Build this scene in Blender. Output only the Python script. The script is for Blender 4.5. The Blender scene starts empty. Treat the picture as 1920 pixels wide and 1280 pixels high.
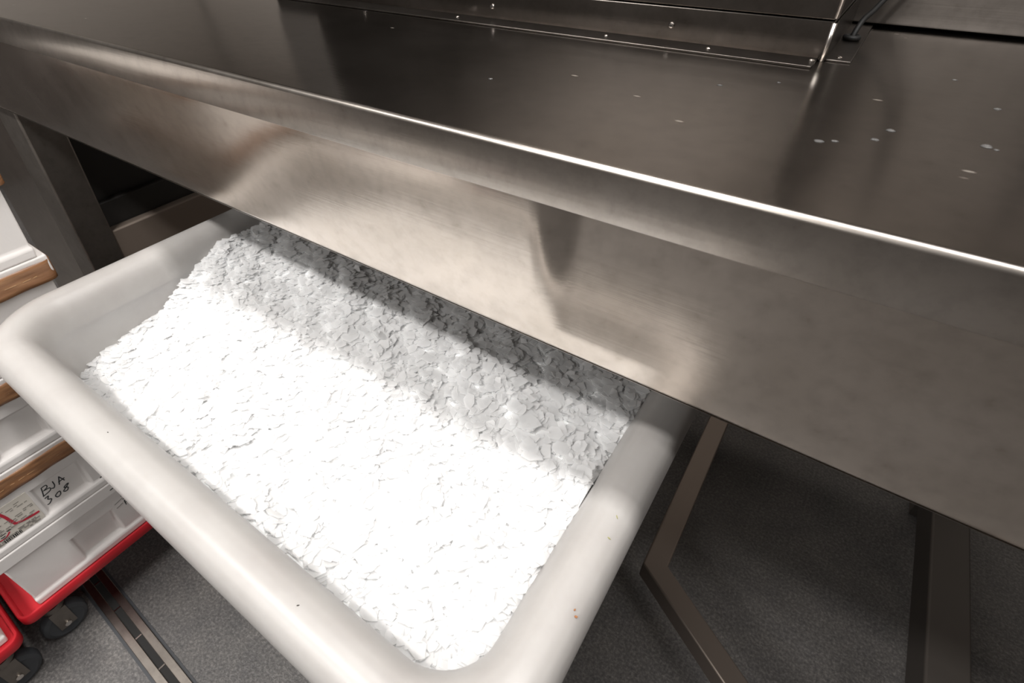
import bpy, bmesh, math, random
from mathutils import Vector, Matrix
random.seed(7)
PI = math.pi
S = bpy.context.scene
C = S.collection

# ------------------------------------------------------------------ camera
cd = bpy.data.cameras.new('camera')
cam = bpy.data.objects.new('camera', cd)
C.objects.link(cam)
S.camera = cam
cd.sensor_width = 36.0
cd.sensor_fit = 'HORIZONTAL'
cd.lens = 1024.14 / 1920 * 36
cd.shift_x = 90.6 / 1920
cd.shift_y = -64.57 / 1920
cd.clip_start = 0.02
r0 = Vector((0.81150995, 0.58422298, -0.0116235))
r1 = Vector((0.35055467, -0.50265691, -0.79021988))
r2 = Vector((-0.46750724, 0.63719662, -0.61271318))
M = Matrix((r0, -r1, -r2)).transposed().to_4x4()
M.translation = Vector((0, 0, 1.12))
cam.matrix_world = M
cd.dof.use_dof = True
cd.dof.focus_distance = 0.62
cd.dof.aperture_fstop = 11

# ------------------------------------------------------------------ view, world, lights
S.view_settings.view_transform = 'Standard'
S.view_settings.look = 'None'
S.view_settings.gamma = 1
S.view_settings.use_curve_mapping = False
S.view_settings.exposure = 0.0
w = bpy.data.worlds.new('world')
S.world = w
w.use_nodes = True
w.node_tree.nodes['Background'].inputs[0].default_value = (0.9, 0.87, 0.84, 1)
w.node_tree.nodes['Background'].inputs[1].default_value = 0.05


def area(name, loc, sx, sy, power, col=(1, 0.975, 0.95), rot=(0, 0, 0)):
    l = bpy.data.lights.new(name, 'AREA')
    l.shape = 'RECTANGLE'
    l.size = sx
    l.size_y = sy
    l.energy = power
    l.color = col
    o = bpy.data.objects.new(name, l)
    C.objects.link(o)
    o.location = loc
    o.rotation_euler = rot
    return o


LAMPS = [(0.05, 0.245, 2.38, 1.5, 0.12, 32.0), (-1.0, -0.75, 2.60, 1.5, 0.16, 60.0), (-1.1, -2.3, 2.60, 1.5, 0.16, 80.0),
         (1.9, -0.55, 2.60, 1.2, 0.16, 30.0)]  # last two are added fill lamps, for the shaded ice and right-hand floor
for i, (x, y, z, sx, sy, p) in enumerate(LAMPS):
    area('tube_or_fill_light', (x, y, z), sx, sy, p)


# ------------------------------------------------------------------ materials
def hexc(h):
    v = [int(h[i:i + 2], 16) / 255 for i in (0, 2, 4)]
    return tuple((c / 12.92 if c <= .04045 else ((c + .055) / 1.055) ** 2.4) for c in v) + (1,)


def mat(name, col, rough=.5, metal=0, **kw):
    m = bpy.data.materials.new(name)
    m.use_nodes = True
    b = m.node_tree.nodes['Principled BSDF']
    if isinstance(col, str):
        col = hexc(col)
    b.inputs['Base Color'].default_value = col if len(col) == 4 else (*col, 1)
    b.inputs['Roughness'].default_value = rough
    b.inputs['Metallic'].default_value = metal
    for k, v in kw.items():
        b.inputs[k.replace('_', ' ')].default_value = v
    return m


def nodes(m):
    nt = m.node_tree
    return nt, nt.nodes, nt.links, nt.nodes['Principled BSDF']


def noise(nt, scale, detail=3, rough=.5, vec=None, mapscale=None):
    n = nt.nodes.new('ShaderNodeTexNoise')
    n.inputs['Scale'].default_value = scale
    n.inputs['Detail'].default_value = detail
    n.inputs['Roughness'].default_value = rough
    tc = nt.nodes.new('ShaderNodeTexCoord')
    mp = nt.nodes.new('ShaderNodeMapping')
    nt.links.new(tc.outputs['Object'], mp.inputs[0])
    if mapscale:
        mp.inputs['Scale'].default_value = mapscale
    nt.links.new(mp.outputs[0], n.inputs['Vector'])
    return n.outputs['Fac']


def ramp(nt, fac, stops):
    r = nt.nodes.new('ShaderNodeValToRGB')
    cr = r.color_ramp
    while len(cr.elements) < len(stops):
        cr.elements.new(0.5)
    for e, (p, c) in zip(cr.elements, stops):
        e.position = p
        e.color = (c, c, c, 1) if not hasattr(c, '__len__') else (tuple(c) if len(c) == 4 else (*c, 1))
    nt.links.new(fac, r.inputs[0])
    return r.outputs[0]


def mix(nt, fac, a, b, mode='MIX'):
    n = nt.nodes.new('ShaderNodeMix')
    n.data_type = 'RGBA'
    n.blend_type = mode
    for s, v in ((0, fac), (6, a), (7, b)):
        if hasattr(v, 'type') and hasattr(v, 'is_linked'):
            nt.links.new(v, n.inputs[s])
        else:
            n.inputs[s].default_value = v
    return n.outputs[2]


def bump(nt, bsdf, hs, prev=None):
    """hs = list of (height socket, strength, distance)"""
    for h, st, d in hs:
        b = nt.nodes.new('ShaderNodeBump')
        b.inputs['Strength'].default_value = st
        b.inputs['Distance'].default_value = d
        nt.links.new(h, b.inputs['Height'])
        if prev:
            nt.links.new(prev, b.inputs['Normal'])
        prev = b.outputs[0]
    nt.links.new(prev, bsdf.inputs['Normal'])


def steel(name, col, r_lo, r_hi, brush=(3, 260, 260), bstr=.25, dirt=.35, wave=.0):
    m = mat(name, col, r_lo, 1)
    nt, N, L, b = nodes(m)
    br = noise(nt, 1, 3, .6, mapscale=brush)
    sm = noise(nt, 9, 4, .6, mapscale=(1, 1, 1))
    sp = noise(nt, 60, 5, .65)
    rr = nt.nodes.new('ShaderNodeMapRange')
    rr.inputs[3].default_value = r_lo
    rr.inputs[4].default_value = r_hi
    L.new(sm, rr.inputs[0])
    L.new(rr.outputs[0], b.inputs['Roughness'])
    stain = ramp(nt, sp, [(0.2, (1 - dirt, (1 - dirt) * .96, (1 - dirt) * .9)), (.36, (1 - dirt * .35,) * 3), (.56, (1, 1, 1)), (1, (1, 1, 1))])
    sm2 = ramp(nt, sm, [(0.3, (.86, .85, .83)), (.7, (1, 1, 1))])
    c = mix(nt, 1.0, hexc(col), stain, 'MULTIPLY')
    c = mix(nt, 1.0, c, sm2, 'MULTIPLY')
    L.new(c, b.inputs['Base Color'])
    hs = [(br, bstr, .0004)]
    if wave:
        wv = noise(nt, 3.2, 1, .4)
        hs.append((wv, wave, .02))
    bump(nt, b, hs)
    return m


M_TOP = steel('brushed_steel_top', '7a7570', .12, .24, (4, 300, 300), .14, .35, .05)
# dried droplets and small dents on the table sheet
nt, N, L, b = nodes(M_TOP)
vz = N.new('ShaderNodeTexVoronoi')
vz.inputs['Scale'].default_value = 26
tcz = N.new('ShaderNodeTexCoord')
mpz = N.new('ShaderNodeMapping')
mpz.inputs['Scale'].default_value = (.7, 1.6, 1)
L.new(tcz.outputs['Object'], mpz.inputs[0])
L.new(mpz.outputs[0], vz.inputs['Vector'])
spot = ramp(nt, vz.outputs['Distance'], [(0, 1), (.045, 1), (.075, 0), (1, 0)])
sep = N.new('ShaderNodeSeparateColor')
L.new(vz.outputs['Color'], sep.inputs[0])
keep = ramp(nt, sep.outputs[0], [(0, 1), (.30, 1), (.32, 0), (1, 0)])
mask = mix(nt, 1.0, spot, keep, 'MULTIPLY')
old = b.inputs['Base Color'].links[0].from_socket
L.new(mix(nt, mask, old, hexc('b9b2aa')), b.inputs['Base Color'])
rold = b.inputs['Roughness'].links[0].from_socket
addr = N.new('ShaderNodeMath')
addr.operation = 'MULTIPLY_ADD'
addr.inputs[1].default_value = .35
L.new(mask, addr.inputs[0])
L.new(rold, addr.inputs[2])
L.new(addr.outputs[0], b.inputs['Roughness'])
M_LIP = steel('brushed_steel_edge', 'b2aba4', .25, .36, (5, 300, 300), .2, .35, .03)
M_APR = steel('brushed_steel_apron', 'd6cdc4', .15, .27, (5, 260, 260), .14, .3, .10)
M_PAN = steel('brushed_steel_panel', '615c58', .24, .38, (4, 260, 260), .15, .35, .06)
M_REAR = steel('brushed_steel_rear', '6d6762', .34, .46, (4, 260, 260), .15, .35, .06)
M_LEG = steel('dull_steel_leg', '8b857f', .42, .55, (200, 200, 4), .15, .3)
M_RAIL = steel('dull_steel_rail', '5f5c59', .42, .55, (200, 4, 200), .15, .3)
M_SCREW = mat('screw_steel', 'd8d2cc', .16, 1)
M_TRIM = mat('rounded_steel_corner', 'dcd6d0', .30, 1)
M_SIDE = mat('side_rail_paint', '8f8277', .55, .3)
M_BENT = mat('dull_bent_rail', '7a7068', .42, .75)
M_BAR = mat('dull_floor_rail', '4f4a46', .5, .5)
M_VOID = mat('void_shade', '2e2c2a', .6)
M_DARK = mat('gap_shade', '161514', .8)  # near-black fill that paints the shade inside gaps and recesses
M_RUB = mat('black_rubber', '121212', .6)
M_GRUB = mat('grey_rubber', '35373a', .5)

M_PE = mat('white_polyethylene', 'f0edea', .38)
nt, N, L, b = nodes(M_PE)
b.inputs['Subsurface Weight'].default_value = .35
b.inputs['Subsurface Radius'].default_value = (.03, .028, .025)
b.inputs['Subsurface Scale'].default_value = .5
s1 = noise(nt, 14, 4, .6)
L.new(ramp(nt, s1, [(.25, hexc('a09c99')), (.6, hexc('a9a6a3'))]), b.inputs['Base Color'])
bump(nt, b, [(noise(nt, 180, 3, .6), .12, .0006), (noise(nt, 9, 2, .4), .10, .01)])

M_EPS = mat('white_polystyrene', 'dedad7', .75)
nt, N, L, b = nodes(M_EPS)
v = nt.nodes.new('ShaderNodeTexVoronoi')
v.inputs['Scale'].default_value = 260
tc = nt.nodes.new('ShaderNodeTexCoord')
L.new(tc.outputs['Object'], v.inputs['Vector'])
bump(nt, b, [(v.outputs[0], .12, .0006), (noise(nt, 30, 4, .6), .25, .0015)])

M_TAPE = mat('brown_tape', '8a6242', .32)
nt, N, L, b = nodes(M_TAPE)
t1 = noise(nt, 1, 4, .6, mapscale=(14, 14, 120))
L.new(ramp(nt, t1, [(.3, hexc('7b5437')), (.55, hexc('916848')), (.8, hexc('ac835c'))]), b.inputs['Base Color'])
bump(nt, b, [(noise(nt, 1, 3, .5, mapscale=(10, 10, 90)), .6, .002)])

M_CREASE = mat('tape_crease', 'b5906a', .4)
M_RED = mat('red_plastic', 'b51b26', .42)
M_PAPER = mat('label_paper', 'd6d0c6', .6)
M_INK = mat('black_ink', '23262a', .5)
M_GINK = mat('grey_ink', '77736e', .6)
M_REDINK = mat('red_marker', 'b92a3e', .5)

M_FLOOR = mat('dark_speckled_floor', '3a3837', .5)
nt, N, L, b = nodes(M_FLOOR)
f1 = noise(nt, 190, 4, .75)
f2 = noise(nt, 2.2, 3, .55)
f3 = noise(nt, 14, 4, .6)
c = mix(nt, 1.0, ramp(nt, f1, [(.3, hexc('3b3a3a')), (.5, hexc('565453')), (.72, hexc('7b7876'))]),
        ramp(nt, f3, [(.3, (.75, .75, .76)), (.7, (1.1, 1.08, 1.05))]), 'MULTIPLY')
L.new(c, b.inputs['Base Color'])
L.new(ramp(nt, f2, [(.4, .55), (.62, .36)]), b.inputs['Roughness'])
bump(nt, b, [(f1, .5, .0015), (f3, .2, .002)])

M_WALL = mat('wall_paint', 'cdc5bd', .7)
M_WALLD = mat('back_wall_paint', '57524e', .7)
M_WALLK = mat('dark_wall_paint', '47423f', .7)
M_CEIL = mat('ceiling_paint', 'a39c95', .8)

# ice
M_ICE = mat('packed_ice', 'fafbfb', .45)
nt, N, L, b = nodes(M_ICE)
b.inputs['Subsurface Weight'].default_value = .15
b.inputs['Subsurface Radius'].default_value = (.01, .011, .012)
b.inputs['Subsurface Scale'].default_value = .5
bump(nt, b, [(noise(nt, 70, 4, .7), .3, .003)])
M_FLK = mat('ice_flake', 'f4f6f7', .22)
nt, N, L, b = nodes(M_FLK)
b.inputs['IOR'].default_value = 1.31
b.inputs['Base Color'].default_value = (.98, .98, .98, 1)
b.inputs['Subsurface Weight'].default_value = .5
b.inputs['Subsurface Radius'].default_value = (.01, .011, .012)
b.inputs['Subsurface Scale'].default_value = .5
tr = N.new('ShaderNodeBsdfTransparent')
tl = N.new('ShaderNodeBsdfTranslucent')
tl.inputs[0].default_value = (.97, .975, .98, 1)
m1 = N.new('ShaderNodeMixShader')
m1.inputs[0].default_value = .35
m2 = N.new('ShaderNodeMixShader')
m2.inputs[0].default_value = .5
L.new(b.outputs[0], m1.inputs[1])
L.new(tl.outputs[0], m1.inputs[2])
L.new(m1.outputs[0], m2.inputs[1])
L.new(tr.outputs[0], m2.inputs[2])
L.new(m2.outputs[0], N['Material Output'].inputs[0])


# ------------------------------------------------------------------ helpers
def obj(name, bm, m, parent=None, smooth=None, bevel=0, seg=2, loc=None):
    me = bpy.data.meshes.new(name)
    bmesh.ops.recalc_face_normals(bm, faces=bm.faces[:])
    bm.to_mesh(me)
    bm.free()
    for x in (m if isinstance(m, (list, tuple)) else [m]):
        me.materials.append(x)
    o = bpy.data.objects.new(name, me)
    C.objects.link(o)
    if parent:
        o.parent = parent
        o.matrix_parent_inverse = parent_inv(parent)
    if bevel:
        bv = o.modifiers.new('bevel', 'BEVEL')
        bv.width = bevel
        bv.segments = seg
        bv.limit_method = 'ANGLE'
        bv.angle_limit = math.radians(35)
        bv.harden_normals = False
    if smooth or bevel:
        for p in me.polygons:
            p.use_smooth = True
        if smooth != 'all':
            try:
                me.set_sharp_from_angle(angle=math.radians(40))
            except Exception:
                pass
    return o


def parent_inv(p):
    # parts are modelled in world coordinates; things' empties stay unrotated
    return Matrix.Translation(-p.location) if p.parent is None else Matrix.Identity(4)


def tag(o, label, cat, group=None, kind=None):
    if label:
        o['label'] = label
    if cat:
        o['category'] = cat
    if group:
        o['group'] = group
    if kind:
        o['kind'] = kind
    return o


def thing(name, loc, label, cat, group=None):
    o = bpy.data.objects.new(name, None)
    o.empty_display_size = .05
    C.objects.link(o)
    o.location = loc
    return tag(o, label, cat, group)


def box(bm, x0, x1, y0, y1, z0, z1):
    vs = [bm.verts.new((x, y, z)) for z in (z0, z1) for y in (y0, y1) for x in (x0, x1)]
    for f in ((0, 2, 3, 1), (4, 5, 7, 6), (0, 1, 5, 4), (2, 6, 7, 3), (0, 4, 6, 2), (1, 3, 7, 5)):
        bm.faces.new([vs[i] for i in f])
    return vs


def boxo(name, dims, m, parent=None, **kw):
    bm = bmesh.new()
    box(bm, *dims)
    return obj(name, bm, m, parent, **kw)


def extr_x(bm, prof, x0, x1, n=1, close=True):
    """profile list of (y,z) swept along x"""
    rings = []
    for i in range(n + 1):
        x = x0 + (x1 - x0) * i / n
        rings.append([bm.verts.new((x, y, z)) for y, z in prof])
    k = len(prof)
    for a, b_ in zip(rings, rings[1:]):
        for j in range(k if close else k - 1):
            bm.faces.new((a[j], a[(j + 1) % k], b_[(j + 1) % k], b_[j]))
    if close:
        bm.faces.new(rings[0])
        bm.faces.new(rings[-1][::-1])


def tube(bm, pts, r, n=10, caps=True):
    pts = [Vector(p) for p in pts]
    rings = []
    up = Vector((0, 0, 1))
    for i, p in enumerate(pts):
        t = (pts[min(i + 1, len(pts) - 1)] - pts[max(i - 1, 0)]).normalized()
        a = t.cross(up)
        if a.length < 1e-3:
            a = t.cross(Vector((1, 0, 0)))
        a.normalize()
        b_ = t.cross(a)
        rr = r[i] if hasattr(r, '__len__') else r
        rings.append([bm.verts.new(p + (a * math.cos(2 * PI * k / n) + b_ * math.sin(2 * PI * k / n)) * rr) for k in range(n)])
    for a, b_ in zip(rings, rings[1:]):
        for k in range(n):
            bm.faces.new((a[k], a[(k + 1) % n], b_[(k + 1) % n], b_[k]))
    if caps:
        bm.faces.new(rings[0][::-1])
        bm.faces.new(rings[-1])


def lathe(bm, prof, origin, axis='z', n=24):
    """prof (r,h); revolved about axis through origin"""
    O = Vector(origin)

    def P(r, h, a):
        c, s = r * math.cos(a), r * math.sin(a)
        return O + (Vector((c, s, h)) if axis == 'z' else Vector((h, c, s)) if axis == 'x' else Vector((c, h, s)))
    rings = []
    for r, h in prof:
        rings.append([bm.verts.new(P(max(r, 1e-5), h, 2 * PI * k / n)) for k in range(n)])
    for a, b_ in zip(rings, rings[1:]):
        for k in range(n):
            bm.faces.new((a[k], a[(k + 1) % n], b_[(k + 1) % n], b_[k]))
    bm.faces.new(rings[0][::-1])
    bm.faces.new(rings[-1])


def catmull(pts, n=8):
    P = [Vector(p) for p in pts]
    P = [P[0] * 2 - P[1]] + P + [P[-1] * 2 - P[-2]]
    out = []
    for i in range(1, len(P) - 2):
        for k in range(n):
            t = k / n
            a, b_, c, d = P[i - 1:i + 3]
            out.append(.5 * ((2 * b_) + (c - a) * t + (2 * a - 5 * b_ + 4 * c - d) * t * t + (3 * b_ - a - 3 * c + d) * t ** 3))
    out.append(P[-2])
    return out


# ------------------------------------------------------------------ setting
def struct(o):
    o['kind'] = 'structure'
    return o


struct(boxo('floor', (-3.2, 3.2, -3.2, 1.9, -.05, 0), M_FLOOR))
struct(boxo('wall_back', (-3.2, 3.2, 1.9, 2.0, 0, 2.9), M_WALL))
struct(boxo('wall_front', (-3.2, 3.2, -3.3, -3.2, 0, 2.9), M_WALLK))
struct(boxo('wall_left', (-3.3, -3.2, -3.3, 2.0, 0, 2.9), M_WALLK))
struct(boxo('unseen_reflector_1', (-3.2, -3.19, .35, 1.88, .1, 2.6), M_WALL))  # unseen light panel, added for the left of the tabletop to reflect
struct(boxo('wall_right', (3.2, 3.3, -3.3, 2.0, 0, 2.9), M_WALLK))
struct(boxo('ceiling', (-3.3, 3.3, -3.3, 2.0, 2.9, 2.95), M_CEIL))

# lamp fixtures above the tubes; the last two house added fill lights
for i, (x, y, z, sx, sy, p) in enumerate(LAMPS):
    t = thing('ceiling_or_fill_light', (x, y, z + .01),
              ['long white lamp fixture over the ice tub and steel table', 'long white lamp fixture just behind the photographer', 'long white housing of an added fill light, farthest back in the room', 'shorter white housing of an added fill light, off to the right side'][i], 'lamp')
    boxo('housing', (x - sx / 2 - .03, x + sx / 2 + .03, y - sy / 2 - .02, y + sy / 2 + .02, z + .012, z + .07), M_EPS, t, bevel=.006)
    for s in (-1, 1):
        bm = bmesh.new()
        tube(bm, [(x + s * sx * .35, y, z + .07), (x + s * sx * .35, y, 2.9)], .004, 8)
        obj('hanger', bm, M_LEG, t, smooth=True)

# ------------------------------------------------------------------ steel table
TZ = .985
XL, XR = -1.72, 1.9
table = thing('work_table', (0, .6, 0), 'long brushed stainless steel work table with deep front apron above the ice tub', 'table')
# top sheet with folded lip (profile in y,z)
r = .0042
prof = []
for k in range(7):
    a = PI / 2 + (PI / 2) * k / 6
    prof.append((.3005 + r + r * math.cos(a), TZ - r + r * math.sin(a)))
prof += [(.3005, .9492), (.3010, .9486), (.3030, .9485), (.3075, .950), (.3095, .975), (1.16, .975), (1.16, TZ)]
bm = bmesh.new()
extr_x(bm, prof, XL, XR, 1)
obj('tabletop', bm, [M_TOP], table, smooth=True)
top = bpy.data.objects['tabletop']
top.data.materials.append(M_LIP)
for p in top.data.polygons:
    c = p.center
    if c.y < .3032 and abs(p.normal.x) < .5:
        p.material_index = 1
    elif c.y < .31 and c.z < .97:
        p.material_index = 1
# apron sheet: leans back at its foot on the left, slightly the other way on the right
def smooth01(t):
    t = min(max(t, 0), 1)
    return t * t * (3 - 2 * t)


bm = bmesh.new()
rings = []
xs = [XL, -1.3, -1.0, -.7, -.4, -.3] + [-.26, -.22] + [-.18 + .003 * k for k in range(20)] + [-.06] + [0, .3, .7, 1.2, XR]
for x in xs:
    t = smooth01((x + .170) / .034)
    yt = .3112 + .024 * t
    pr = [(yt, .972), (yt, .951), (yt + .0005, .9435)]
    for k in range(1, 7):
        f = k / 7
        pr.append((yt + .0005 + (.3355 - yt - .0005) * f, .9435 + (.799 - .9435) * f))
    pr += [(.3355, .799), (.3363, .7965), (.3380, .7945), (.342, .7935), (.355, .794), (.355, .7958), (.342, .7956),
           (.3385, .7975), (yt + .003, .9435), (yt + .003, .972)]
    rings.append([bm.verts.new((x, y, z)) for y, z in pr])
for a, b_ in zip(rings, rings[1:]):
    n = len(a)
    for j in range(n):
        bm.faces.new((a[j], a[(j + 1) % n], b_[(j + 1) % n], b_[j]))
bm.faces.new(rings[0]); bm.faces.new(rings[-1][::-1])
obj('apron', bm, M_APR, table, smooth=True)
bm = bmesh.new()
extr_x(bm, [(.338, .7935), (.3395, .7915), (.356, .7915), (.356, .7935)], XL, XR)
obj('apron_hem', bm, M_LIP, table, smooth=True)
# legs and rails
def post(name, x0, x1, y0, y1, z0, z1, m, parent, bev=.004):
    return boxo(name, (x0, x1, y0, y1, z0, z1), m, parent, bevel=bev)


post('leg', -1.446, -1.344, .356, .429, 0, .97, M_LEG, table)
post('leg', -1.446, -1.344, 1.11, 1.16, 0, .97, M_LEG, table)
post('leg', .395, .441, 1.12, 1.16, 0, .97, M_LEG, table)
post('side_rail', -1.375, -1.348, .429, 1.11, .30, .477, M_SIDE, table)
post('side_void_panel', -1.40, -1.378, .429, 1.11, .20, .537, M_VOID, table)
post('side_void_panel', -1.43, -1.405, .429, 1.11, .50, .97, M_VOID, table)  # dark sheet added to hide the bright wall and paint the shaded void
post('rear_rail', -1.344, .38, 1.122, 1.158, .11, .15, M_RAIL, table)
post('floor_rail', .3805, .4405, -.02, 1.12, .082, .15, M_BAR, table)
post('foot', .39, .43, .0, .04, 0, .082, M_RUB, table)
# bent rail: back-to-front leg then diagonal towards the right rail
bm = bmesh.new()
z1, z0 = .15, .108
out = [(-.0405, 1.12), (-.0365, .5835), (.3805, .318)]
inn = [(.0005, 1.12), (.0030, .6035), (.3805, .3585)]
ring = out + inn[::-1]
lo = [bm.verts.new((x, y, z0)) for x, y in ring]
hi = [bm.verts.new((x, y, z1)) for x, y in ring]
n = len(ring)
for j in range(n):
    bm.faces.new((lo[j], lo[(j + 1) % n], hi[(j + 1) % n], hi[j]))
bm.faces.new((hi[0], hi[1], hi[4], hi[5])); bm.faces.new((hi[1], hi[2], hi[3], hi[4]))
bm.faces.new((lo[5], lo[4], lo[1], lo[0])); bm.faces.new((lo[4], lo[3], lo[2], lo[1]))
obj('bent_rail', bm, M_BENT, table, bevel=.003)
post('foot', -.034, -.004, 1.04, 1.07, 0, .108, M_RUB, table, .002)

# neighbouring steel upright seen left of the table leg
pst = thing('steel_upright', (-1.63, .385, 0), 'smooth grey steel upright rising behind the polystyrene boxes, left of table leg', 'post')
boxo('panel', (-1.80, -1.46, .370, .42, .006, .78), M_APR, pst, bevel=.004)
boxo('base_plate', (-1.81, -1.455, .365, .425, 0, .006), M_LEG, pst)

# ------------------------------------------------------------------ machine on the table
mach = thing('ice_machine', (-.6, .75, TZ), 'brushed steel machine housing standing at the back of the table, screws along its foot', 'machine')
XC = -.0475
boxo('base_flange', (-.83, XC - .004, .600, .637, TZ + .0002, TZ + .0022), M_PAN, mach, bevel=.0006)
bm = bmesh.new()
extr_x(bm, [(.635, TZ + .0005), (.633, TZ + .006), (.634, 1.0185), (.637, 1.0188), (.832, 1.0188), (.832, TZ + .0005)], -.83, XC, 1)
obj('lower_panel', bm, M_PAN, mach, bevel=.0012)
boxo('upper_panel', (-.83, XC - .0005, .6325, .832, 1.0195, 1.42), M_PAN, mach, bevel=.0015)
bm = bmesh.new()
tube(bm, [(XC - .0004, .6342, TZ + .0004), (XC - .0004, .6342, 1.017)], .0021, 16)
tube(bm, [(XC - .0008, .6338, 1.021), (XC - .0008, .6338, 1.42)], .0021, 16)
obj('corner_trim', bm, M_TRIM, mach, smooth='all')
boxo('end_post', (-.83, -.735, .6285, .6322, 1.0195, 1.42), M_TRIM, mach, bevel=.001)
boxo('side_flange', (XC + .0015, -.0247, .6375, .8302, TZ + .0002, TZ + .0018), M_PAN, mach, bevel=.0005)
boxo('side_fold', (XC + .0010, XC + .0018, .640, .828, TZ + .0005, 1.018), M_PAN, mach)
bm = bmesh.new()
extr_x(bm, [(.8325, .9885), (.8300, .9893), (.8302, .9908), (.8345, 1.0), (.838, 1.45), (.86, 1.45), (.86, .9885)], XC + .0005, 1.7, 1)
rp = obj('rear_panel', bm, M_REAR, mach, smooth=True)
boxo('rear_gap_shade', (XC, 1.7, .845, .858, TZ + .0001, .9885), M_DARK, mach)  # solid dark strip painting the shade beneath the rear panel
for sx_, sz in ((-.4139, 1.0000), (-.1922, 1.0012), (-.6355, 1.0)):
    bm = bmesh.new()
    lathe(bm, [(.0032, 0), (.0032, -.0008), (.0024, -.0018), (.0009, -.0021), (.0007, -.0006)], (sx_, .6335, sz), 'y', 20)
    sc = obj('screw', bm, M_SCREW, mach, smooth=True)
    bm = bmesh.new()
    lathe(bm, [(.0011, 0), (.0011, -.0007)], (sx_, .6320, sz), 'y', 12)
    obj('screw_recess', bm, M_DARK, sc)
for rx, ry in ((-.0545, .6215), (-.255, .616), (-.455, .616), (-.1465, .617), (-.0355, .6480)):
    bm = bmesh.new()
    zz = TZ + (.0022 if rx < XC else .0018)
    lathe(bm, [(.0026, 0), (.0026, .0005), (.0018, .0013), (.0006, .0016)], (rx, ry, zz), 'z', 16)
    obj('rivet', bm, M_SCREW, mach, smooth=True)

# cable with grommet
cab = thing('power_cable', (-.0362, .737, TZ + .002), 'black cable rising from a rubber grommet at the machine corner', 'cable')
bm = bmesh.new()
lathe(bm, [(.0070, 0), (.0080, .0008), (.0084, .0024), (.0078, .0040), (.0062, .0050), (.0048, .0048), (.0038, .0034)], (-.0362, .737, TZ + .0018), 'z', 28)
obj('grommet', bm, M_RUB, cab, smooth='all')
bm = bmesh.new()
tube(bm, catmull([(-.0362, .737, TZ + .002), (-.0350, .742, .9955), (-.0325, .752, 1.004), (-.0275, .766, 1.0105), (-.0200, .786, 1.023), (0, .81, 1.05), (.03, .815, 1.12), (.05, .82, 1.3)]), .0027, 12)
obj('cord', bm, M_RUB, cab, smooth='all')
cab2 = bmesh.new()
tube(cab2, catmull([(.60, .826, 1.35), (.30, .80, 1.18), (.19, .76, 1.075), (.132, .745, 1.0335), (.134, .765, 1.033), (.16, .80, 1.06), (.19, .822, 1.3)]), .003, 10)
tag(obj('loose_cable', cab2, M_RUB, None, smooth='all'), 'black cable looping down at the upper right corner before the rear panel', 'cable')

# water droplets on the table top
M_DROP = mat('water', (.7, .7, .7), .22)
M_DROP.node_tree.nodes['Principled BSDF'].inputs['Transmission Weight'].default_value = .93
M_DROP.node_tree.nodes['Principled BSDF'].inputs['IOR'].default_value = 1.33
drops = [(.0127, .4376, .0022, 'small drop left of the larger bead pair near the table right side'),
         (.0712, .4628, .0030, 'largest round water drop, nearest the right picture edge'),
         (.0198, .4622, .0024, 'flat water drop farther back than its neighbour at the table right'),
         (-.0164, .4146, .0024, 'elongated water drop beside the bright line reflection'),
         (-.0080, .4203, .0018, 'small water drop just right of the elongated one'),
         (.0793, .5547, .0022, 'water drop farther back beside the cable reflection'),
         (.0533, .6277, .0014, 'tiny bright water drop before the rear panel'),
         (-.0656, .5402, .0014, 'tiny water drop left of the machine corner reflection'),
         (-.1038, .5059, .0016, 'tiny water drop on the middle of the table top'),
         (-.2732, .4171, .0017, 'tiny pale water drop on the table, left of its centre'),
         (.0760, .4590, .0014, 'tiny drop touching the largest round drop')]
for x, y, rr, lb in drops:
    bm = bmesh.new()
    n = 18
    ph = random.random() * 6
    el = 1 + random.random() * .5
    rings = []
    for (k, hh) in ((1, 0), (.93, .16), (.75, .30), (.45, .40), (.12, .43)):
        rings.append([bm.verts.new((x + rr * k * el * math.cos(a) * (1 + .12 * math.sin(3 * a + ph)), y + rr * k * math.sin(a) * (1 + .1 * math.sin(2 * a + ph)), TZ + .0001 + rr * hh * .8))
                      for a in [2 * PI * j / n for j in range(n)]])
    for a_, b_ in zip(rings, rings[1:]):
        for j in range(n):
            bm.faces.new((a_[j], a_[(j + 1) % n], b_[(j + 1) % n], b_[j]))
    bm.faces.new(rings[0][::-1]); bm.faces.new(rings[-1])
    tag(obj('water_drop', bm, M_DROP, None, smooth='all'), lb, 'drop', 'water drops on the steel table top')

# ------------------------------------------------------------------ ice tub
BX, BY, HX, HY = -.4435, .357, .4105, .304
tub = thing('ice_tub', (BX, BY, 0), 'large white plastic tub with rolled rim, full of flake ice, under the table', 'tub')


def rrect(hx, hy, rad, nc=10, ns=8):
    pts = []
    cs = [(hx - rad, hy - rad, 0), (-hx + rad, hy - rad, PI / 2), (-hx + rad, -hy + rad, PI), (hx - rad, -hy + rad, 1.5 * PI)]
    for i, (cx, cy, a0) in enumerate(cs):
        for k in range(nc + 1):
            a = a0 + PI / 2 * k / nc
            pts.append((cx + rad * math.cos(a), cy + rad * math.sin(a)))
        nx, ny, na = cs[(i + 1) % 4]
        p0 = pts[-1]
        p1 = (nx + rad * math.cos(na), ny + rad * math.sin(na))
        for k in range(1, ns):
            t = k / ns
            pts.append((p0[0] + (p1[0] - p0[0]) * t, p0[1] + (p1[1] - p0[1]) * t))
    return pts


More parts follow.
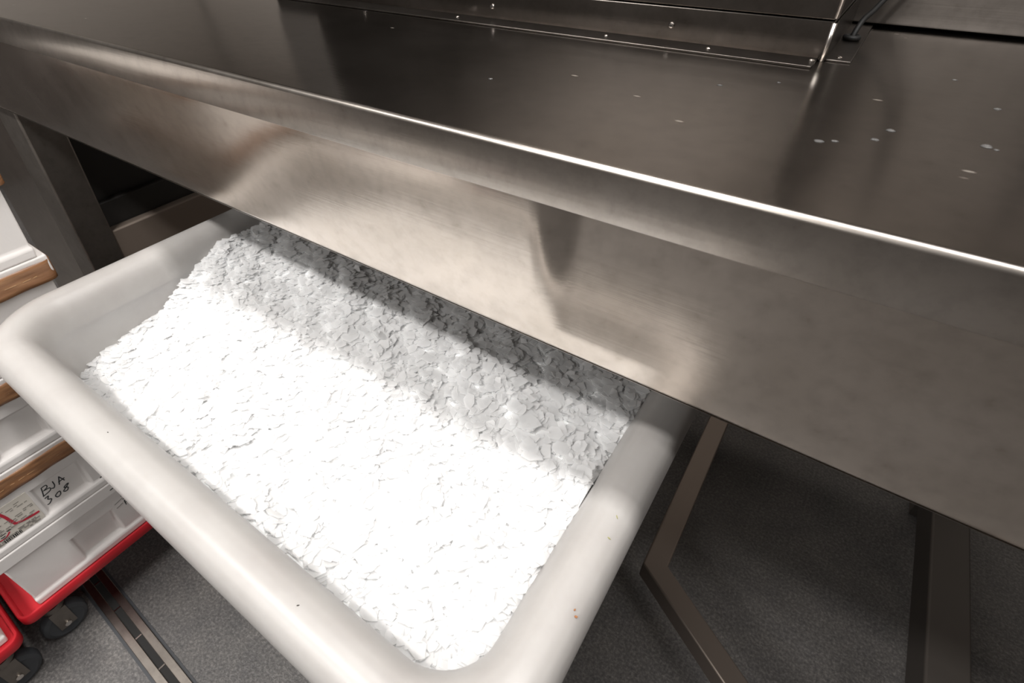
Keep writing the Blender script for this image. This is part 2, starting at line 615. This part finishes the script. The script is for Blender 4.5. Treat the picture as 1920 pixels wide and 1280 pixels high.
ZR = .675
TP = [(.135, .10), (.118, .105), (.110, .13), (.058, .628), (.012, .628), (.004, .630), (.0005, .636), (0, .645), (.001, .655),
      (.0045, .664), (.010, .6705), (.018, .6742), (.026, ZR), (.034, .6738), (.0405, .6706), (.0460, .6655), (.0505, .6585), (.0540, .6495), (.0568, .638), (.0600, .620),
      (.0640, .595), (.0700, .55), (.104, .15), (.116, .122), (.14, .115)]
bm = bmesh.new()
rings = []
for d, z in TP:
    rad = max(.098 - d * .85, .03)
    rings.append([bm.verts.new((BX + x, BY + y, z)) for x, y in rrect(HX - d, HY - d, rad)])
for a, b_ in zip(rings, rings[1:]):
    n = len(a)
    for j in range(n):
        bm.faces.new((a[j], a[(j + 1) % n], b_[(j + 1) % n], b_[j]))
bm.faces.new(rings[0][::-1])
bm.faces.new(rings[-1])
obj('tub_shell', bm, M_PE, tub, smooth='all')
for sx_ in (-1, 1):
    for sy_ in (-1, 1):
        x, y = BX + sx_ * .24, BY + sy_ * .13
        f = boxo('caster', (x - .025, x + .025, y - .025, y + .025, .078, .10), M_LEG, tub, bevel=.002)
        bm = bmesh.new()
        lathe(bm, [(.012, -.012), (.036, -.012), (.039, -.008), (.039, .008), (.036, .012), (.012, .012)], (x, y, .039), 'x', 24)
        obj('wheel', bm, M_GRUB, f, smooth=True)

# flake ice
def sstep(a, b_, x):
    t = min(max((x - a) / (b_ - a), 0), 1)
    return t * t * (3 - 2 * t)


IX0, IX1, IY0, IY1 = BX - HX + .061, BX + HX - .054, BY - HY + .060, BY + HY - .060


def ice_z(x, y):
    u = (x - IX0) / (IX1 - IX0)
    zl = .572 + .086 * sstep(.14, .46, y)
    zr = .622 + .030 * sstep(.10, .32, y)
    z = zl + (zr - zl) * sstep(0, .45, u)
    z -= .030 * sstep(.43, .60, y)
    z += .004 * math.sin(23 * x + 3 * math.sin(17 * y)) + .003 * math.sin(41 * y + 2 + 11 * x) + .002 * math.sin(90 * x + 70 * y)
    return z


def clampr(x, y, m=0.0):
    rad = .045
    hx, hy = (IX1 - IX0) / 2 - m, (IY1 - IY0) / 2 - m
    cx, cy = (IX0 + IX1) / 2, (IY0 + IY1) / 2
    u, v_ = x - cx, y - cy
    u = max(-hx, min(hx, u)); v_ = max(-hy, min(hy, v_))
    qx, qy = abs(u) - (hx - rad), abs(v_) - (hy - rad)
    if qx > 0 and qy > 0:
        l = math.hypot(qx, qy)
        if l > rad:
            qx *= rad / l; qy *= rad / l
            u = math.copysign(hx - rad + qx, u); v_ = math.copysign(hy - rad + qy, v_)
    return cx + u, cy + v_


verts, faces, mids = [], [], []
NX, NY = 120, 80
for j in range(NY + 1):
    for i in range(NX + 1):
        x, y = clampr(IX0 + (IX1 - IX0) * i / NX, IY0 + (IY1 - IY0) * j / NY)
        verts.append((x, y, ice_z(x, y) - .004))
for j in range(NY):
    for i in range(NX):
        a = j * (NX + 1) + i
        faces.append((a, a + 1, a + NX + 2, a + NX + 1)); mids.append(0)
# skirt down into the tub
bi = [i for i in range(NX + 1)] + [j * (NX + 1) + NX for j in range(1, NY + 1)] + [NY * (NX + 1) + i for i in range(NX - 1, -1, -1)] + [j * (NX + 1) for j in range(NY - 1, 0, -1)]
b0 = len(verts)
cx_, cy_ = (IX0 + IX1) / 2, (IY0 + IY1) / 2
for i in bi:
    x, y, z = verts[i]
    verts.append((cx_ + (x - cx_) * .97, cy_ + (y - cy_) * .96, .50))
for k in range(len(bi)):
    k2 = (k + 1) % len(bi)
    faces.append((bi[k2], bi[k], b0 + k, b0 + k2)); mids.append(0)
faces.append(tuple(b0 + k for k in range(len(bi)))[::-1]); mids.append(0)
rnd = random.Random(3)
NF = 15000
for q in range(NF):
    x = rnd.uniform(IX0, IX1); y = rnd.uniform(IY0, IY1)
    x, y = clampr(x, y, .008)
    z = ice_z(x, y) + rnd.uniform(-.004, .0022)
    s = rnd.choice((.0035, .005, .006, .0075, .009, .0115)) * rnd.uniform(.8, 1.15)
    tilt = abs(rnd.gauss(0, .13)) + .015
    if rnd.random() < .04:
        tilt += .5
    az = rnd.uniform(0, 2 * PI)
    R_ = Matrix.Rotation(az, 3, 'Z') @ Matrix.Rotation(tilt, 3, 'X') @ Matrix.Rotation(rnd.uniform(0, 6.28), 3, 'Z')
    n = rnd.choice((4, 5, 5, 6, 7))
    th = rnd.uniform(.0004, .0009)
    a0 = len(verts)
    asp = rnd.uniform(.55, 1)
    pts = []
    for k in range(n):
        a = 2 * PI * (k + rnd.uniform(-.3, .3)) / n
        rr = s * rnd.uniform(.75, 1.15)
        pts.append((rr * math.cos(a), rr * asp * math.sin(a)))
    bow = rnd.uniform(-.15, .15) / s
    for zz in (0, th):
        for px, py in pts:
            p = R_ @ Vector((px, py, zz + bow * px * px * .15))
            verts.append((x + p.x, y + p.y, z + p.z))
    faces.append(tuple(a0 + k for k in range(n))[::-1]); mids.append(1)
    faces.append(tuple(a0 + n + k for k in range(n))); mids.append(1)
    for k in range(n):
        k2 = (k + 1) % n
        faces.append((a0 + k, a0 + k2, a0 + n + k2, a0 + n + k)); mids.append(1)
me = bpy.data.meshes.new('flake_ice')
me.from_pydata(verts, [], faces)
me.materials.append(M_ICE); me.materials.append(M_FLK)
me.polygons.foreach_set('material_index', mids)
for p in me.polygons:
    if p.material_index == 0:
        p.use_smooth = True
ice = bpy.data.objects.new('flake_ice', me)
C.objects.link(ice)
tag(ice, 'heap of thin white ice flakes filling the plastic tub', 'ice', kind='stuff')

# scraps on the tub
def scrap(x, y, z, pts, m, lb, name='scrap'):
    bm = bmesh.new()
    lo = [bm.verts.new((x + a, y + b_, z)) for a, b_ in pts]
    hi = [bm.verts.new((x + a, y + b_, z + .0005)) for a, b_ in pts]
    n = len(pts)
    for j in range(n):
        bm.faces.new((lo[j], lo[(j + 1) % n], hi[(j + 1) % n], hi[j]))
    bm.faces.new(hi); bm.faces.new(lo[::-1])
    tag(obj(name, bm, m), lb, 'crumb')


M_BRN = mat('brown_scrap', '8a5a34', .7)
M_GRN = mat('green_scrap', '8b8a55', .7)
M_BLK = mat('black_scrap', '2b2420', .7)
sl = lambda l, wd, a: [(l * math.cos(a) * u - wd * math.sin(a) * v_, l * math.sin(a) * u + wd * math.cos(a) * v_) for u, v_ in ((-1, -.3), (-.3, -1), (.6, -.7), (1, .3), (.2, .9), (-.7, .7))]
scrap(-.0430, .1995, .6710, sl(.0014, .0010, .3), M_BRN, 'brown crumb on the right rim, lower of the two brown crumbs', 'brown_crumb')
scrap(-.0460, .2030, .6722, sl(.0010, .0007, 1.2), M_BRN, 'brown crumb on the right rim, upper and smaller of the two brown crumbs', 'brown_crumb')
scrap(-.0490, .2727, .6732, sl(.0022, .0005, -.2), M_GRN, 'olive green shred on the sunlit right rim', 'green_shred')
scrap(-.0511, .2950, .6738, sl(.0022, .0005, -.9), M_GRN, 'pale green shred near the shadow edge on the right rim', 'green_shred')
scrap(-.2233, .0793, .6748, sl(.0012, .0005, .8), M_BLK, 'dark speck on the front rim near the front corner', 'dark_speck')
scrap(-.5183, .0800, .6748, sl(.0007, .0005, .2), M_BLK, 'tiny dark speck midway along the front rim', 'dark_speck')

# ------------------------------------------------------------------ polystyrene boxes
XF = -.87           # plane of the box ends that face the tub


def strokes(name, lst, wd, m, parent, x, label=None):
    """several pen strokes joined as one piece of writing, each a continuous ribbon"""
    bm = bmesh.new()
    for si, pts in enumerate(lst):
        P = [Vector((0, a, b_)) for a, b_ in pts]
        if len(P) > 2:
            P = catmull(P, 6)
        d0 = (P[1] - P[0]).normalized() * wd * .3
        d1 = (P[-1] - P[-2]).normalized() * wd * .3
        P = [P[0] - d0] + P + [P[-1] + d1]
        xb, xt = x, x + .0003 + si * .00002
        rows = []
        for i, p in enumerate(P):
            t = (P[min(i + 1, len(P) - 1)] - P[max(i - 1, 0)]).normalized()
            nn = Vector((0, -t.z, t.y)) * wd / 2 * (.7 if i in (0, len(P) - 1) else 1)
            rows.append([bm.verts.new((xx, q.y, q.z)) for xx, q in ((xb, p + nn), (xt, p + nn), (xt, p - nn), (xb, p - nn))])
        for r_a, r_b in zip(rows, rows[1:]):
            for j in range(4):
                bm.faces.new((r_a[j], r_a[(j + 1) % 4], r_b[(j + 1) % 4], r_b[j]))
        bm.faces.new(rows[0]); bm.faces.new(rows[-1][::-1])
    o = obj(name, bm, m, parent)
    if label:
        o['label'] = label
    return o


def fish_box(xf, yc, z, label, tape=True, hw=.140, depth=.38, H=.1462):
    t = thing('polystyrene_box', (xf - depth / 2, yc, z), label, 'box', 'white polystyrene fish boxes')
    x0, x1 = xf - depth, xf
    # body with recessed hand panel in the end
    bm = bmesh.new()
    zb, zt = z, z + .118
    foot = .014
    # end face grid (y, z) with recess
    ys = [-hw + .006, -.043, .030, hw - .006]
    zs = [zb, zb + foot, zb + foot + .004, zb + .082, zt]

    def V(x, y, zz):
        return bm.verts.new((x, yc + y, zz))
    g = {}
    for a, yy in enumerate(ys):
        for c_, zz in enumerate(zs):
            tap = .004 * (1 - (zz - zb) / (zt - zb))
            xx = x1 + (0 if c_ < 2 else -.004)
            y2 = yy + (tap if a == 0 else -tap if a == 3 else 0)
            if c_ < 2:
                y2 = y2 + (-.0015 if a == 0 else .0015 if a == 3 else 0)
            g[a, c_] = V(xx, y2, zz)
    for a in range(3):
        for c_ in range(4):
            if (a, c_) == (1, 2):
                continue
            bm.faces.new((g[a, c_], g[a + 1, c_], g[a + 1, c_ + 1], g[a, c_ + 1]))
    rx = x1 - .014
    ins = .006
    rc = [V(rx, ys[1] + ins, zs[2] + ins * .2), V(rx, ys[2] - ins, zs[2] + ins * .2), V(rx, ys[2] - ins * .6, zs[3] - ins * .3), V(rx, ys[1] + ins * .6, zs[3] - ins * .3)]
    oc = [g[1, 2], g[2, 2], g[2, 3], g[1, 3]]
    for j in range(4):
        bm.faces.new((oc[j], oc[(j + 1) % 4], rc[(j + 1) % 4], rc[j]))
    bm.faces.new(rc)
    # back ring of verts
    bk = {}
    for a in (0, 3):
        for c_ in range(5):
            vtx = g[a, c_].co
            bk[a, c_] = bm.verts.new((x0 + (x1 - vtx.x), vtx.y, vtx.z))
    for c_ in range(4):
        bm.faces.new((g[0, c_], g[0, c_ + 1], bk[0, c_ + 1], bk[0, c_]))
        bm.faces.new((g[3, c_], bk[3, c_], bk[3, c_ + 1], g[3, c_ + 1]))
        bm.faces.new((bk[0, c_], bk[0, c_ + 1], bk[3, c_ + 1], bk[3, c_]))
    bm.faces.new([g[a, 4] for a in range(4)] + [bk[3, 4], bk[0, 4]])
    bm.faces.new([bk[0, 0], bk[3, 0]] + [g[a, 0] for a in (3, 2, 1, 0)])
    obj('box_body', bm, M_EPS, t, bevel=.0035, seg=3)
    # lid
    boxo('lid', (x0 - .001, x1 + .001, yc - hw, yc + hw, zt + .0002, z + H + .0004), M_EPS, t, bevel=.0025, seg=3)
    if tape:
        bm = bmesh.new()
        zl, zh = zt - .010, zt + .0215
        loops = []
        nz = 6
        for k in range(nz + 1):
            zz = zl + (zh - zl) * k / nz
            ring = []
            for (px, py) in rrect((x1 - x0) / 2 + .0026, hw + .0020, .011, 5, 40):
                wob = .0006 * math.sin(py * 130 + px * 90 + k * 1.7) + (.0011 if abs(k - 3) < 1 else 0) * math.sin(py * 31 + 1)
                f = 1
                ring.append(bm.verts.new(((x0 + x1) / 2 + px * f + (wob if px > 0 else -wob), yc + py, zz + .0006 * math.sin(py * 47 + z * 50))))
            loops.append(ring)
        for a, b_ in zip(loops, loops[1:]):
            n = len(a)
            for j in range(n):
                bm.faces.new((a[j], a[(j + 1) % n], b_[(j + 1) % n], b_[j]))
        tp = obj('tape', bm, M_TAPE, t, smooth='all')
        sd = tp.modifiers.new('solid', 'SOLIDIFY'); sd.thickness = .0006; sd.offset = 1
        tp['label'] = 'brown packing tape round the lid seam'
        tp['label'] = 'brown packing tape round the lid seam'
        q = random.Random(int(z * 1000))
        ds = []
        y = yc - hw + .012
        while y < yc + hw - .02:
            l = q.uniform(.004, .014)
            ds.append([(y, zt + .0035 + q.uniform(-.0006, .0006) + .012 * (y - yc)), (y + l, zt + .0035 + .012 * (y + l - yc))])
            y += l + q.uniform(.003, .012)
        strokes('tape_crease', ds, .0009, M_CREASE, tp, x1 + .0030)
    return t


Z0 = .125
PITCH = .1467
YC = .045
lb = ['lowest white polystyrene box, untaped, standing in the red dolly beside the tub',
      'white polystyrene box marked BJA 308 with a paper label, second from the bottom',
      'taped white polystyrene box in the middle of the stack, with plain recessed end panel',
      'white polystyrene box by the tub rim corner, second from the top of its stack',
      'topmost white polystyrene box of the stack beside the grey steel upright']
bxs = []
for i in range(5):
    bxs.append(fish_box(XF, YC + (0, .001, -.002, .0, -.001)[i], Z0 + i * PITCH, lb[i], tape=i > 0))
# writing on the second box
b3 = bxs[1]
rx = XF - .0139
strokes('handwriting', [
    [(.0165, .3375), (.0150, .330), (.0130, .322)], [(.0165, .3385), (.0235, .3385), (.0235, .3335), (.0170, .3305)], [(.0170, .3305), (.0255, .3290), (.0240, .3235), (.0120, .3205)],
    [(.0335, .3370), (.0330, .3280), (.0300, .3235), (.0275, .3255)],
    [(.0385, .3230), (.0440, .3385)], [(.0440, .3385), (.0475, .3250)], [(.0395, .3285), (.0490, .3295)],
    [(.0120, .3150), (.0175, .3155), (.0145, .3100), (.0185, .3060), (.0130, .3000), (.0085, .3005)],
    [(.0300, .3105), (.0250, .3065), (.0270, .3015), (.0320, .3035), (.0335, .3100), (.0300, .3105)],
    [(.0470, .3150), (.0410, .3115), (.0455, .3070), (.0420, .3020), (.0375, .3050), (.0440, .3100), (.0490, .3140), (.0470, .3150)]],
    .0017, M_INK, b3, rx, 'black handwriting reading BJA 308')
px = XF - .0030
lab = boxo('paper_label', (XF - .0042, px, -.0885, -.0020, .2905, .3600), M_PAPER, b3, bevel=.0004)
lab['label'] = 'beige printed paper label with red marker strokes'
rn = random.Random(11)
ls = []
for zz in [.3515, .3475, .3435, .3330, .3295, .3255, .3215, .3180, .3140, .3040, .3010, .2980, .2945]:
    y = -.087 + rn.uniform(0, .01)
    while y < (-.008 if zz < .345 else -.02):
        l = rn.uniform(.003, .010)
        if rn.random() < .72:
            ls.append([(y, zz), (min(y + l, -.005), zz)])
        y += l + rn.uniform(.001, .006)
strokes('print', ls, .0008, M_GINK, lab, px)
strokes('print', [[(-.060, .3105), (-.053, .3105)], [(-.050, .3115), (-.045, .3115)], [(-.0615, .3060), (-.0555, .306)]], .0014, M_INK, lab, px)
bc = []
y = -.0640
while y < -.036:
    wv = rn.choice((.0006, .001, .0016))
    bc.append((y, wv)); y += wv + rn.choice((.0006, .001))
bm = bmesh.new()
for y, wv in bc:
    box(bm, px, px + .0002, y, y + wv, .2915, .2985)
obj('barcode', bm, M_INK, lab)
strokes('marker_stroke', [[(-.0437, .3512), (-.0405, .3400), (-.0385, .3280), (-.0360, .3155)], [(-.0360, .3155), (-.0250, .3120), (-.0150, .3100), (-.0050, .3092)]], .0042, M_REDINK, lab, px + .0003, 'thick red marker stroke shaped like an L')
strokes('marker_stroke', [[(-.080, .3065), (-.070, .3035), (-.0594, .3020), (-.0526, .3046), (-.0486, .3083)]], .0022, M_REDINK, lab, px + .0003, 'thin curved red marker stroke')
# stamped print at the right of the two lowest boxes
sx3 = XF - .0038
strokes('stamp', [[(.0900, .2895), (.104, .2895)]], .0060, M_INK, b3, sx3)
strokes('stamp', [[(.0870, .2790), (.125, .2790)]], .0006, M_GINK, b3, XF - .0038)
b4 = bxs[0]
sx4 = XF - .0038
zt4 = Z0 + .1175
strokes('stamp', [[(.0900, .2560), (.0965, .2565)], [(.1000, .2575), (.1035, .2575)]], .0022, M_INK, b4, XF + .0008)
strokes('stamp', [[(.0830, .2130), (.0985, .2165)], [(.0830, .2020), (.0950, .2050)]], .0011, M_GINK, b4, sx4)
strokes('stamp', [
    [(.0985, .2225), (.1035, .2225), (.1010, .2180), (.1040, .2150), (.0985, .2125)],
    [(.1080, .2220), (.1060, .2170), (.1085, .2130), (.1110, .2180), (.1080, .2220)],
    [(.0990, .2075), (.0985, .1960)], [(.0990, .2075), (.1030, .2080)], [(.0985, .2020), (.1020, .2025)],
    [(.1060, .2080), (.1050, .1970)], [(.1060, .2080), (.1090, .2060), (.1058, .2030)], [(.1058, .2030), (.1095, .1975)],
    [(.1110, .1975), (.1135, .2085)], [(.1135, .2085), (.1155, .1985)], [(.1118, .2015), (.1150, .2020)]], .0016, M_INK, b4, sx4, 'black stamped characters')

# boxes on the second dolly
YC2 = -.274
fish_box(-.852, YC2, Z0, 'white polystyrene box in the second red dolly, at the lower left corner', tape=False)


# ------------------------------------------------------------------ red dollies
def dolly(x0, x1, y0, y1, label):
    t = thing('plastic_dolly', ((x0 + x1) / 2, (y0 + y1) / 2, 0), label, 'dolly', 'red dollies under the polystyrene boxes')
    bm = bmesh.new()
    cx, cy, hx, hy = (x0 + x1) / 2, (y0 + y1) / 2, (x1 - x0) / 2, (y1 - y0) / 2
    pr = [(.020, .0985), (.018, .112), (.001, .1135), (0, .115), (.0005, .1325), (.002, .1345), (.0055, .1345), (.007, .1325), (.0085, .1245), (.03, .1240)]
    rings = []
    for d, z in pr:
        rings.append([bm.verts.new((cx + a, cy + b_, z)) for a, b_ in rrect(hx - d, hy - d, max(.018 - d, .004), 6, 2)])
    for a, b_ in zip(rings, rings[1:]):
        n = len(a)
        for j in range(n):
            bm.faces.new((a[j], a[(j + 1) % n], b_[(j + 1) % n], b_[j]))
    bm.faces.new(rings[0][::-1]); bm.faces.new(rings[-1])
    obj('tray', bm, M_RED, t, smooth=True)
    for sx_ in (-1, 1):
        for sy_ in (-1, 1):
            wx = cx + sx_ * (hx - .030)
            wy = cy + sy_ * (hy - .042)
            k = bmesh.new()
            lathe(k, [(.019, 0), (.019, -.012), (.012, -.018)], (wx, wy, .0985), 'z', 20)
            for s in (-1, 1):
                box(k, wx + s * .0145 - .0015, wx + s * .0145 + .0015, wy - .014, wy + .014, .030, .084)
            cst = obj('caster', k, M_LEG, t, smooth=True)
            k = bmesh.new()
            lathe(k, [(.006, -.0155), (.010, -.0155), (.010, -.012), (.026, -.011), (.029, -.012), (.036, -.009), (.038, -.005), (.038, .005), (.036, .009), (.029, .012), (.026, .011), (.010, .012), (.010, .0155), (.006, .0155)], (wx, wy, .0382), 'x', 32)
            obj('wheel', k, M_GRUB, cst, smooth=True)
            k = bmesh.new()
            lathe(k, [(.0055, -.0185), (.0055, .0185)], (wx, wy, .0382), 'x', 12)
            obj('axle_bolt', k, M_SCREW, cst, smooth=True)
    return t


dolly(-1.275, -.8560, -.1195, .2120, 'red plastic dolly on castors under the tall stack of polystyrene boxes')
dolly(-1.255, -.8330, -.4600, -.1270, 'red plastic dolly at the bottom left corner holding a single box')

# ------------------------------------------------------------------ drain channel
dr = thing('drain_channel', (-.75, -.014, 0), 'narrow steel slot drain running across the dark floor under the dolly', 'drain')
a0 = math.radians(-1.5)


def rotp(x, y):
    dx, dy = x + .75, y + .014
    return -.75 + dx * math.cos(a0) - dy * math.sin(a0), -.014 + dx * math.sin(a0) + dy * math.cos(a0)


def rbox(bm, x0, x1, y0, y1, z0, z1):
    vs = box(bm, x0, x1, y0, y1, z0, z1)
    for v_ in vs:
        v_.co.x, v_.co.y = rotp(v_.co.x, v_.co.y)


for (y0, y1) in ((-.0345, -.0205), (-.0085, .0055)):
    bm = bmesh.new()
    rbox(bm, -1.7, .9, y0, y1, .0004, .0035)
    obj('edge_strip', bm, M_LIP, dr, bevel=.001)
bm = bmesh.new()
rbox(bm, -1.7, .9, -.0395, .0105, .0001, .0008)
obj('groove_shade', bm, M_GRUB, dr)  # dark strip painting the shadowed grooves on both sides of the drain
bm = bmesh.new()
rbox(bm, -1.7, .9, -.0205, -.0085, .0009, .0012)
obj('slot', bm, M_DARK, dr)  # dark strip in place of a real opening, painting the shade inside
for k in range(28):
    x = -1.68 + k * .083
    bm = bmesh.new()
    rbox(bm, x + .003, x + .0055, -.0203, -.0087, .0012, .0030)
    obj('cross_bar', bm, M_SCREW, dr)
